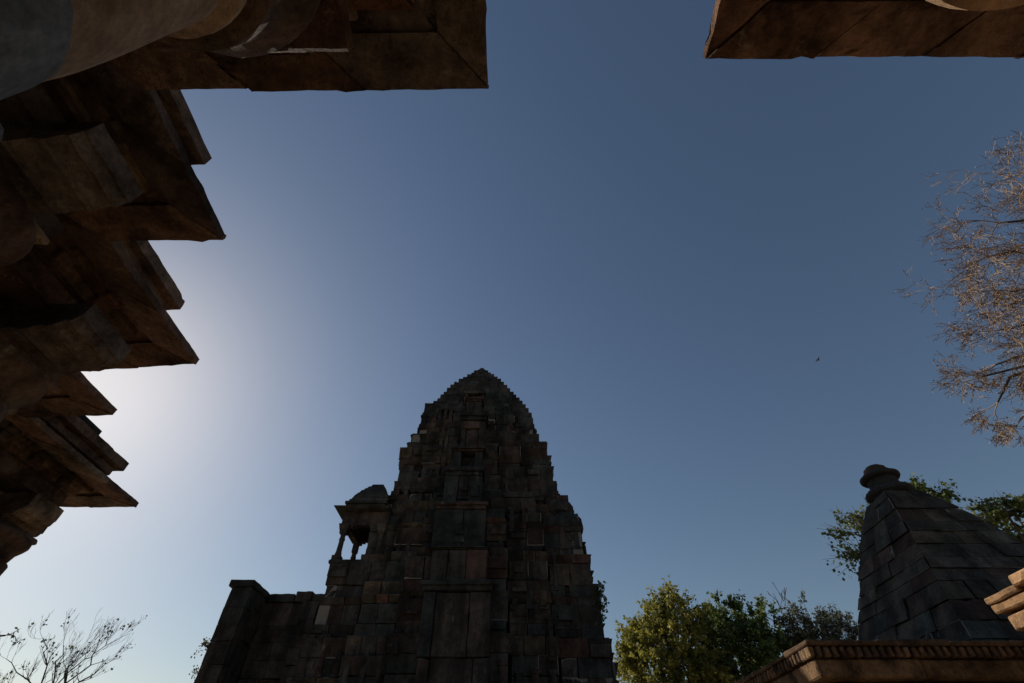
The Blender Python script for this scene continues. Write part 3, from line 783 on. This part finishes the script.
# ------------------------------------------------------------------ small tower behind it
sh = thing('shrine_tower', 'dark pyramid shaped shrine tower topped by a ribbed black stone disc', 'shrine', (8.9, 10.2, 0))
SX, SY = 9.05, 10.15
PRF = [(1.58, 1.93), (1.84, 1.86), (2.86, 1.42), (3.6, 1.13), (4.35, .86), (4.75, .68), (5.1, .50), (5.3, .40)]
sb = MB(); sc_ = MB(); sm_ = MB()
z = 1.62
while z < 5.25:
    h_ = rnd.choice([.24, .3, .36]); z2 = min(z + h_, 5.3)
    a, b = lerp(PRF, z), lerp(PRF, z2)
    sc_.hexa([(SX - a + .15, SY - a + .15, z), (SX + a - .15, SY - a + .15, z), (SX + a - .15, SY + a - .15, z), (SX - a + .15, SY + a - .15, z),
              (SX - b + .15, SY - b + .15, z2), (SX + b - .15, SY - b + .15, z2), (SX + b - .15, SY + b - .15, z2), (SX - b + .15, SY + b - .15, z2)], (.5, .5, 0, 1))
    for side in range(4):
        n = max(1, round(2 * a / rnd.uniform(.5, .85)))
        cuts = [-1] + [-1 + 2 * (k + rnd.uniform(-.2, .2)) / n for k in range(1, n)] + [1]
        for u, v in zip(cuts, cuts[1:]):
            j = rnd.uniform(-.03, .03); g_ = .006
            q = [(u * a + g_, a + j, z + g_), (v * a - g_, a + j, z + g_), (v * (a - .3), a - .3, z + g_), (u * (a - .3), a - .3, z + g_),
                 (u * b + g_, b + j, z2 - g_), (v * b - g_, b + j, z2 - g_), (v * (b - .3), b - .3, z2 - g_), (u * (b - .3), b - .3, z2 - g_)]
            f_ = [lambda p: (SX + p[0], SY - p[1], p[2]), lambda p: (SX + p[1], SY + p[0], p[2]), lambda p: (SX - p[0], SY + p[1], p[2]), lambda p: (SX - p[1], SY - p[0], p[2])][side]
            if rnd.random() < .3:
                wd = rnd.choice(((.03, 0), (.024, 0), (0, .016), (.02, .014)))
                m = [(p[0] - (wd[0] if k in (1, 2, 5, 6) else 0), p[1], p[2] + (wd[1] if k < 4 else 0)) for k, p in enumerate(q)]
                sb.hexa([f_((p[0], p[1] - .003, p[2])) for p in q], (0, 0, 2, 1))
                q = m
            sb.hexa([f_(p) for p in q], tone())
    z = z2
weather(sb.build('wall', M['shrine'], sh), .22, .012, 4.0, 3); sc_.build('rubble_core', M['core'], sh)
am = MB(); am.lathe(SX, SY, [(.33, 5.2), (.35, 5.27), (.44, 5.29), (.50, 5.34), (.51, 5.40), (.47, 5.46), (.36, 5.48)], 48, tone(.2), .004, 24, .02)
am.build('ribbed_disc', M['black'], sh)
am = MB(); am.lathe(SX, SY, [(.34, 5.482), (.32, 5.54), (.32, 5.73), (.40, 5.745), (.43, 5.78), (.43, 5.83), (.38, 5.865), (.3, 5.87)], 48, tone(.2), .006)
am.build('upper_ring', M['black'], sh)
am = MB(); am.lathe(SX, SY, [(.29, 5.872), (.29, 5.95), (.25, 5.96), (.24, 6.04), (.19, 6.05), (.17, 6.10), (.05, 6.12)], 24, tone(.9, .9), .01)
am.build('finial', M['shrine'], sh)

# ------------------------------------------------------------------ sunlit porch corner at the right edge
pc = thing('stone_porch', 'open stone porch at the right edge with broken layered orange cornice in sun', 'porch', (7.6, 4.5, 0))
def layer(name, bits, mat='orange'):
    mb = MB()
    for q in bits: mb.bbox(*q, None, .018, .01)
    return weather(mb.build(name, M[mat], pc), .09, .009, 7.0, 4)
layer('top_slab', [(6.19, 7.4, 6.03, 6.6, 1.935, 2.01), (6.14, 7.4, 4.9, 6.02, 1.985, 2.09), (6.17, 7.4, 3.7, 4.89, 1.98, 2.09), (6.16, 7.4, 2.6, 3.69, 1.98, 2.1), (7.41, 9.5, 2.6, 6.58, 1.95, 2.08)])
layer('cornice', [(6.215, 7.4, 5.85, 6.58, 1.82, 1.925), (6.19, 7.4, 4.6, 5.84, 1.82, 1.975), (6.2, 7.4, 2.6, 4.58, 1.81, 1.965), (7.42, 9.5, 2.6, 6.53, 1.80, 1.93)])
layer('beam', [(6.25, 7.3, 5.6, 6.5, 1.62, 1.79), (6.27, 7.3, 4.4, 5.59, 1.62, 1.80), (6.25, 7.3, 2.7, 4.39, 1.62, 1.79), (7.31, 9.4, 5.2, 6.4, 1.6, 1.78)])
layer('roof', [(6.8, 9.5, 2.6, 6.0, 2.11, 2.3)], 'slab')
for cx, cy in ((7.9, 5.6), (7.9, 3.1)):
    mb = MB(); mb.bbox(cx - .35, cx + .35, cy - .35, cy + .35, -EZ, -EZ + .4); mb.lathe(cx, cy, [(.25, -EZ + .4), (.24, 1.1), (.4, 1.3), (.4, 1.55)], 24)
    mb.build('pillar', M['hall'], pc)

# ------------------------------------------------------------------ vegetation
def rdir(s=1.0):
    return Vector((rnd.gauss(0, 1), rnd.gauss(0, 1), rnd.gauss(0, 1))).normalized() * s
def leaf(mb, p, size, t, droop=0.0):
    d = rdir(); d.z -= droop; d.normalize()
    u = d.orthogonal().normalized(); u.rotate(Matrix.Rotation(rnd.uniform(0, 6.28), 3, d))
    w_ = size * rnd.uniform(.35, .5)
    mb.face([p, p + d * size * .5 + u * w_, p + d * size, p + d * size * .5 - u * w_], t)
def grow(mb, tips, p, d, length, r, level, maxlev, spread, kids, trop, crook=.18, sides=5, tt=None, minr=.003):
    """one bent limb with side shoots; tips collects (position, direction, level)"""
    nseg = 4 if level < maxlev else 3
    q = Vector(p); dd = Vector(d).normalized()
    pts = [(q.copy(), r)]
    for i in range(nseg):
        dd = (dd + rdir(crook) + Vector(trop) * .12).normalized()
        q2 = q + dd * (length / nseg)
        r2 = max(minr, r * (1 - .42 * (i + 1) / nseg))
        mb.tube(q, q2, pts[-1][1], r2, sides if level < 2 else (4 if level == 2 else 3), tt or tone(rnd.uniform(.35, 1)))
        q = q2; pts.append((q.copy(), r2))
        if level >= maxlev - 1: tips.append((q.copy(), dd.copy(), level))
    if level < maxlev:
        for k in range(kids[level]):
            f = rnd.uniform(.35, 1.0) if k else 1.0
            i = min(nseg, max(1, round(f * nseg)))
            b = dd.copy()
            ax = b.orthogonal().normalized(); ax.rotate(Matrix.Rotation(rnd.uniform(0, 6.283), 3, b))
            b.rotate(Matrix.Rotation(rnd.uniform(.5, 1.0) * spread * (0.5 if k == 0 else 1), 3, ax))
            grow(mb, tips, pts[i][0], b, length * rnd.uniform(.55, .85), max(minr, pts[i][1] * rnd.uniform(.5, .72)), level + 1, maxlev, spread, kids, trop, crook, sides, tt, minr)

def leafy_tree(name, label, base, height, crown_c, crown_r, nclump, leaf_mat, size, group, per=60, ylw=.5, seed=1):
    """trunk and limbs reach to clumps spread through the crown; each clump is a spray of leaves on twigs"""
    global rnd
    keep = rnd; rnd = random.Random(seed)
    t = thing(name, label, 'tree', (base[0], base[1], 0), group)
    wood = MB(); fol = MB()
    b = Vector((base[0], base[1], -EZ)); c = Vector(crown_c)
    fork = b + (c - b) * .55 + rdir(.2)
    wood.tube(b, fork, .26, .17, 8)
    limbs = []
    for i in range(7):
        e = c + Vector((rnd.uniform(-.6, .6) * crown_r[0], rnd.uniform(-.6, .6) * crown_r[1], rnd.uniform(-.4, .6) * crown_r[2]))
        m = fork.lerp(e, .5) + rdir(.3)
        wood.tube(fork, m, .11, .07, 6); wood.tube(m, e, .07, .03, 5)
        limbs += [m, e, m.lerp(e, .5)]
    for i in range(nclump):
        d = rdir(); rr = rnd.uniform(.25, 1.0) ** .5
        lump = .78 + .3 * math.sin(3.1 * d.x + seed) * math.cos(2.7 * d.y - seed) + rnd.uniform(-.12, .12)
        p = c + Vector((d.x * crown_r[0], d.y * crown_r[1], d.z * crown_r[2])) * rr * lump
        a = min(limbs, key=lambda q: (q - p).length)
        wood.tube(a, p, .025, .008, 3)
        outd = ((p - c).normalized() + Vector((0, 0, .5)) + rdir(.5)).normalized()
        cl = rnd.random()
        for s in range(rnd.randint(3, 5)):
            dd = (outd + rdir(.7)).normalized(); L_ = rnd.uniform(.35, .85) * (1.0 if crown_r[2] > 1.5 else .7)
            q0 = p + rdir(.1)
            q1 = q0 + dd * L_
            wood.tube(q0, q1, .008, .004, 3)
            for k in range(per // 4):
                f = rnd.random()
                pp = q0.lerp(q1, f) + rdir(rnd.uniform(0, .13)) + Vector((0, 0, -.1 * f))
                leaf(fol, pp, size * rnd.uniform(.6, 1.3), (min(1, max(0, ylw * cl + rnd.uniform(0, .45))), rnd.random(), 0, 1), .3)
    wood.build('trunk', M['bark'], t, fix=False); fol.build('crown', M[leaf_mat], t, fix=False)
    rnd = keep
    return t

leafy_tree('leafy_tree', 'yellow green leafy tree just right of the tall tower', (7.9, 27.5), 10, (7.9, 27.5, 5.6), (3.0, 2.6, 3.7), 520, 'leafy', .14, 'leafy trees behind the shrines', 70, .7, 3)
leafy_tree('leafy_tree', 'dark green dense tree between the yellow green tree and the toothed cornice', (12.3, 28.5), 10, (12.3, 28.5, 5.6), (2.9, 2.5, 3.9), 540, 'leafd', .14, 'leafy trees behind the shrines', 76, .8, 5)
leafy_tree('leafy_tree', 'small grey green tree beside the pyramid shaped shrine tower', (15.6, 27.0), 8, (15.9, 27.0, 5.7), (2.3, 2.0, 2.6), 280, 'leafg', .12, 'leafy trees behind the shrines', 56, .6, 8)
leafy_tree('leafy_tree', 'thin tree peeping out on the left side of the pyramid shaped shrine tower', (10.35, 12.8), 8, (10.38, 13.0, 5.3), (1.1, .7, 1.7), 32, 'leaf', .10, 'leafy trees behind the shrines', 44, .8, 12)
leafy_tree('leafy_tree', 'round topped tree behind the ribbed disc of the shrine tower', (14.3, 15.2), 9, (14.3, 15.2, 7.5), (1.3, 1.1, 1.1), 70, 'leafd', .12, 'leafy trees behind the shrines', 50, .9, 15)
leafy_tree('leafy_tree', 'green tree at the right edge behind the sloping shrine tower', (16.6, 14.6), 9, (16.6, 14.6, 6.6), (1.5, 1.3, 1.1), 80, 'leaf', .12, 'leafy trees behind the shrines', 50, .9, 18)

def bare_tree(name, label, base, limbs, mat, mats_dark, seed, r0=.2, maxlev=4, kids=(3, 4, 4, 4), spread=.9, trop=(0, 0, -.2), cat='bare tree', top=None, leafn=0, minr=.004, shoots=5, lsize=(.05, .09), lmat='twig', rl=None, crook=.3):
    """limbs: (end point, length of its side shoots). Bent limbs leave the trunk top and carry shoots along their outer half"""
    global rnd
    keep = rnd; rnd = random.Random(seed)
    t = thing(name, label, cat, (base[0], base[1], 0))
    wood = MB(); tw = MB(); fol = MB()
    b = Vector((base[0], base[1], -EZ)); tp = Vector(top)
    m = b.lerp(tp, .5) + rdir(.15)
    wood.tube(b, m, r0 * 1.3, r0, 8); wood.tube(m, tp, r0, r0 * .75, 8)
    tips = []
    for (e, L_) in limbs:
        e = Vector(e)
        if seed == 31: e.z -= .22
        l0 = rl or r0 * .36
        n = 6; pts = [tp.copy()]
        for i in range(1, n + 1):
            f = i / n
            p = tp.lerp(e, f) + Vector((0, 0, .10 * (e - tp).length * math.sin(math.pi * f))) + (rdir(.06 * (e - tp).length) if i < n else Vector())
            pts.append(p)
        for i in range(n):
            tw.tube(pts[i], pts[i + 1], l0 * (1 - .75 * i / n), l0 * (1 - .75 * (i + 1) / n), 6, (0, 0, 0, 1))
        for k in range(shoots):
            i = n if k < 2 else rnd.randint(max(1, n // 2 - 1), n - 1)
            d0 = (pts[i] - pts[i - 1]).normalized()
            grow(tw, tips, pts[i], (d0 + rdir(.35 if k == 0 else .95)).normalized(), L_ * rnd.uniform(.75, 1.15), max(minr, l0 * (1 - .75 * i / n) * .7), 0, maxlev, spread, kids, trop, crook, 5, None, minr)
    wood.build('trunk', M[mats_dark], t, fix=False)
    tw.build('branches', M[mat], t, fix=False)
    if leafn:
        for p, d, l in tips:
            if rnd.random() < leafn:
                for _ in range(2): leaf(fol, p + rdir(.05), rnd.uniform(*lsize), tone(), .3)
        fol.build('leaves', M[lmat], t, fix=False)
    rnd = keep
    return t

bare_tree('bare_tree', 'big leafless tree with brown sunlit twigs at the right edge', (17.0, 7.0),
          [((12.5, 6.7, 10.5), .8), ((12.6, 5.9, 10.9), .8), ((13.2, 5.3, 11.2), .85), ((13.0, 5.9, 9.9), .9), ((12.5, 6.9, 9.3), .75), ((13.0, 6.5, 8.6), .8), ((12.7, 7.3, 7.9), .65),
           ((12.5, 8.0, 7.0), .6), ((13.0, 7.5, 6.6), .6), ((13.6, 6.5, 7.6), .8), ((14.2, 5.5, 9.8), .9), ((14.0, 5.0, 11.0), .9), ((12.0, 8.6, 8.0), .5), ((12.1, 8.9, 7.4), .45), ((12.6, 8.6, 8.4), .55), ((12.6, 9.0, 7.1), .4), ((13.0, 8.3, 7.8), .55), ((12.5, 7.7, 8.8), .65), ((12.9, 7.4, 9.4), .65), ((12.6, 7.1, 8.9), .6)],
          'twig', 'darktwig', 31, .24, 4, (3, 4, 3, 3), .95, (-.1, .05, -.3), top=(15.8, 6.3, 7.8), leafn=.10, shoots=6, minr=.005, lsize=(.02, .05))
bare_tree('bare_tree', 'small leafless tree with thin dark branches at the lower left', (-16.1, 20.3),
          [((-17.75, 20.0, 4.75), .42), ((-17.0, 20.2, 4.6), .45), ((-16.2, 20.2, 4.4), .5), ((-15.6, 20.1, 4.5), .45), ((-14.85, 20.0, 4.75), .34), ((-14.7, 20.0, 4.05), .34), ((-18.6, 20.0, 4.1), .4), ((-19.3, 20.2, 3.3), .4)],
          'darktwig', 'darktwig', 44, .08, 3, (3, 2, 2), .6, (0.15, 0, .9), top=(-16.5, 20.3, 2.5), leafn=.03, minr=.0035, shoots=8, lsize=(.06, .12), lmat='leafg', rl=.032, crook=.14)
bare_tree('bare_tree', 'dark leaning branch tip of a tree cut by the left picture edge', (-23.0, 20.3), [((-19.25, 20.0, 4.85), .35)],
          'darktwig', 'darktwig', 47, .2, 1, (2, 2), .6, (0, 0, .2), top=(-21.8, 20.2, 2.6), leafn=.2, minr=.008, lsize=(.08, .15), lmat='leafg', shoots=4, rl=.11)
bare_tree('bare_tree', 'bare thin twigs poking up between the dark green and the grey green tree', (14.2, 26.5), [((14.35, 26.5, 8.0), .5), ((14.0, 26.4, 7.4), .5), ((14.6, 26.4, 7.5), .4)],
          'darktwig', 'darktwig', 51, .06, 2, (2, 2, 2), .5, (0, 0, .6), top=(14.2, 26.5, 4.6), minr=.012, shoots=4)

def shrub(label, p, r, n, mat, seed, size=.1):
    global rnd
    keep = rnd; rnd = random.Random(seed)
    t = thing('wall_shrub', label, 'shrub', (p[0], p[1], p[2] + EZ), 'shrubs rooted in the temple joints')
    st = MB(); fo = MB()
    c = Vector(p)
    for i in range(n):
        e = c + Vector((rnd.uniform(-1, 1) * r[0], rnd.uniform(-1, 1) * r[1], rnd.uniform(-.5, 1) * r[2]))
        st.tube(c, e, .012, .005, 3)
        for k in range(14): leaf(fo, e + rdir(rnd.uniform(0, .16)), size * rnd.uniform(.6, 1.2), tone(), .2)
    st.build('stem', M['bark'], t, fix=False); fo.build('foliage', M[mat], t, fix=False)
    rnd = keep
shrub('grey green shrub growing out of the left edge of the tower wing', (-8.5, 15.0, 3.3), (.22, .15, .24), 14, 'leafg', 61, .07)
shrub('small dry shrub low on the left edge of the tower wing', (-8.48, 15.0, 2.75), (.18, .15, .2), 9, 'leafg', 62, .06)
shrub('dark green creeper tuft on the right edge of the tall tower', (2.55, 14.6, 4.2), (.18, .3, .6), 26, 'leafd', 63, .1)

# ------------------------------------------------------------------ a bird far up
bd = thing('bird', 'tiny dark bird gliding in the open sky right of the tall tower', 'bird', (40.35, 43.07, 41.84 + EZ))
mb = MB()
c = Vector((40.35, 43.07, 41.84))
for i, (r1, r2) in enumerate(((.01, .06), (.06, .09), (.09, .08), (.08, .05), (.05, .015))):
    mb.tube(c + Vector((-.25 + .1 * i, 0, 0)), c + Vector((-.15 + .1 * i, 0, 0)), r1, r2, 8, (.2, .2, 0, 1))
mb.build('body', M['darktwig'], bd)
for s in (-1, 1):
    mb = MB()
    mb.hexa([c + Vector((-.08, s * .05, .03)), c + Vector((.12, s * .05, .03)), c + Vector((.06, s * .3, .1)), c + Vector((-.06, s * .3, .1)),
             c + Vector((-.08, s * .05, .05)), c + Vector((.12, s * .05, .05)), c + Vector((.06, s * .3, .115)), c + Vector((-.06, s * .3, .115))], (.2, .2, 0, 1))
    mb.hexa([c + Vector((-.06, s * .3, .1)), c + Vector((.06, s * .3, .1)), c + Vector((-.05, s * .55, .06)), c + Vector((-.08, s * .55, .06)),
             c + Vector((-.06, s * .3, .115)), c + Vector((.06, s * .3, .115)), c + Vector((-.05, s * .55, .07)), c + Vector((-.08, s * .55, .07))], (.2, .2, 0, 1))
    mb.build('wing', M['darktwig'], bd)
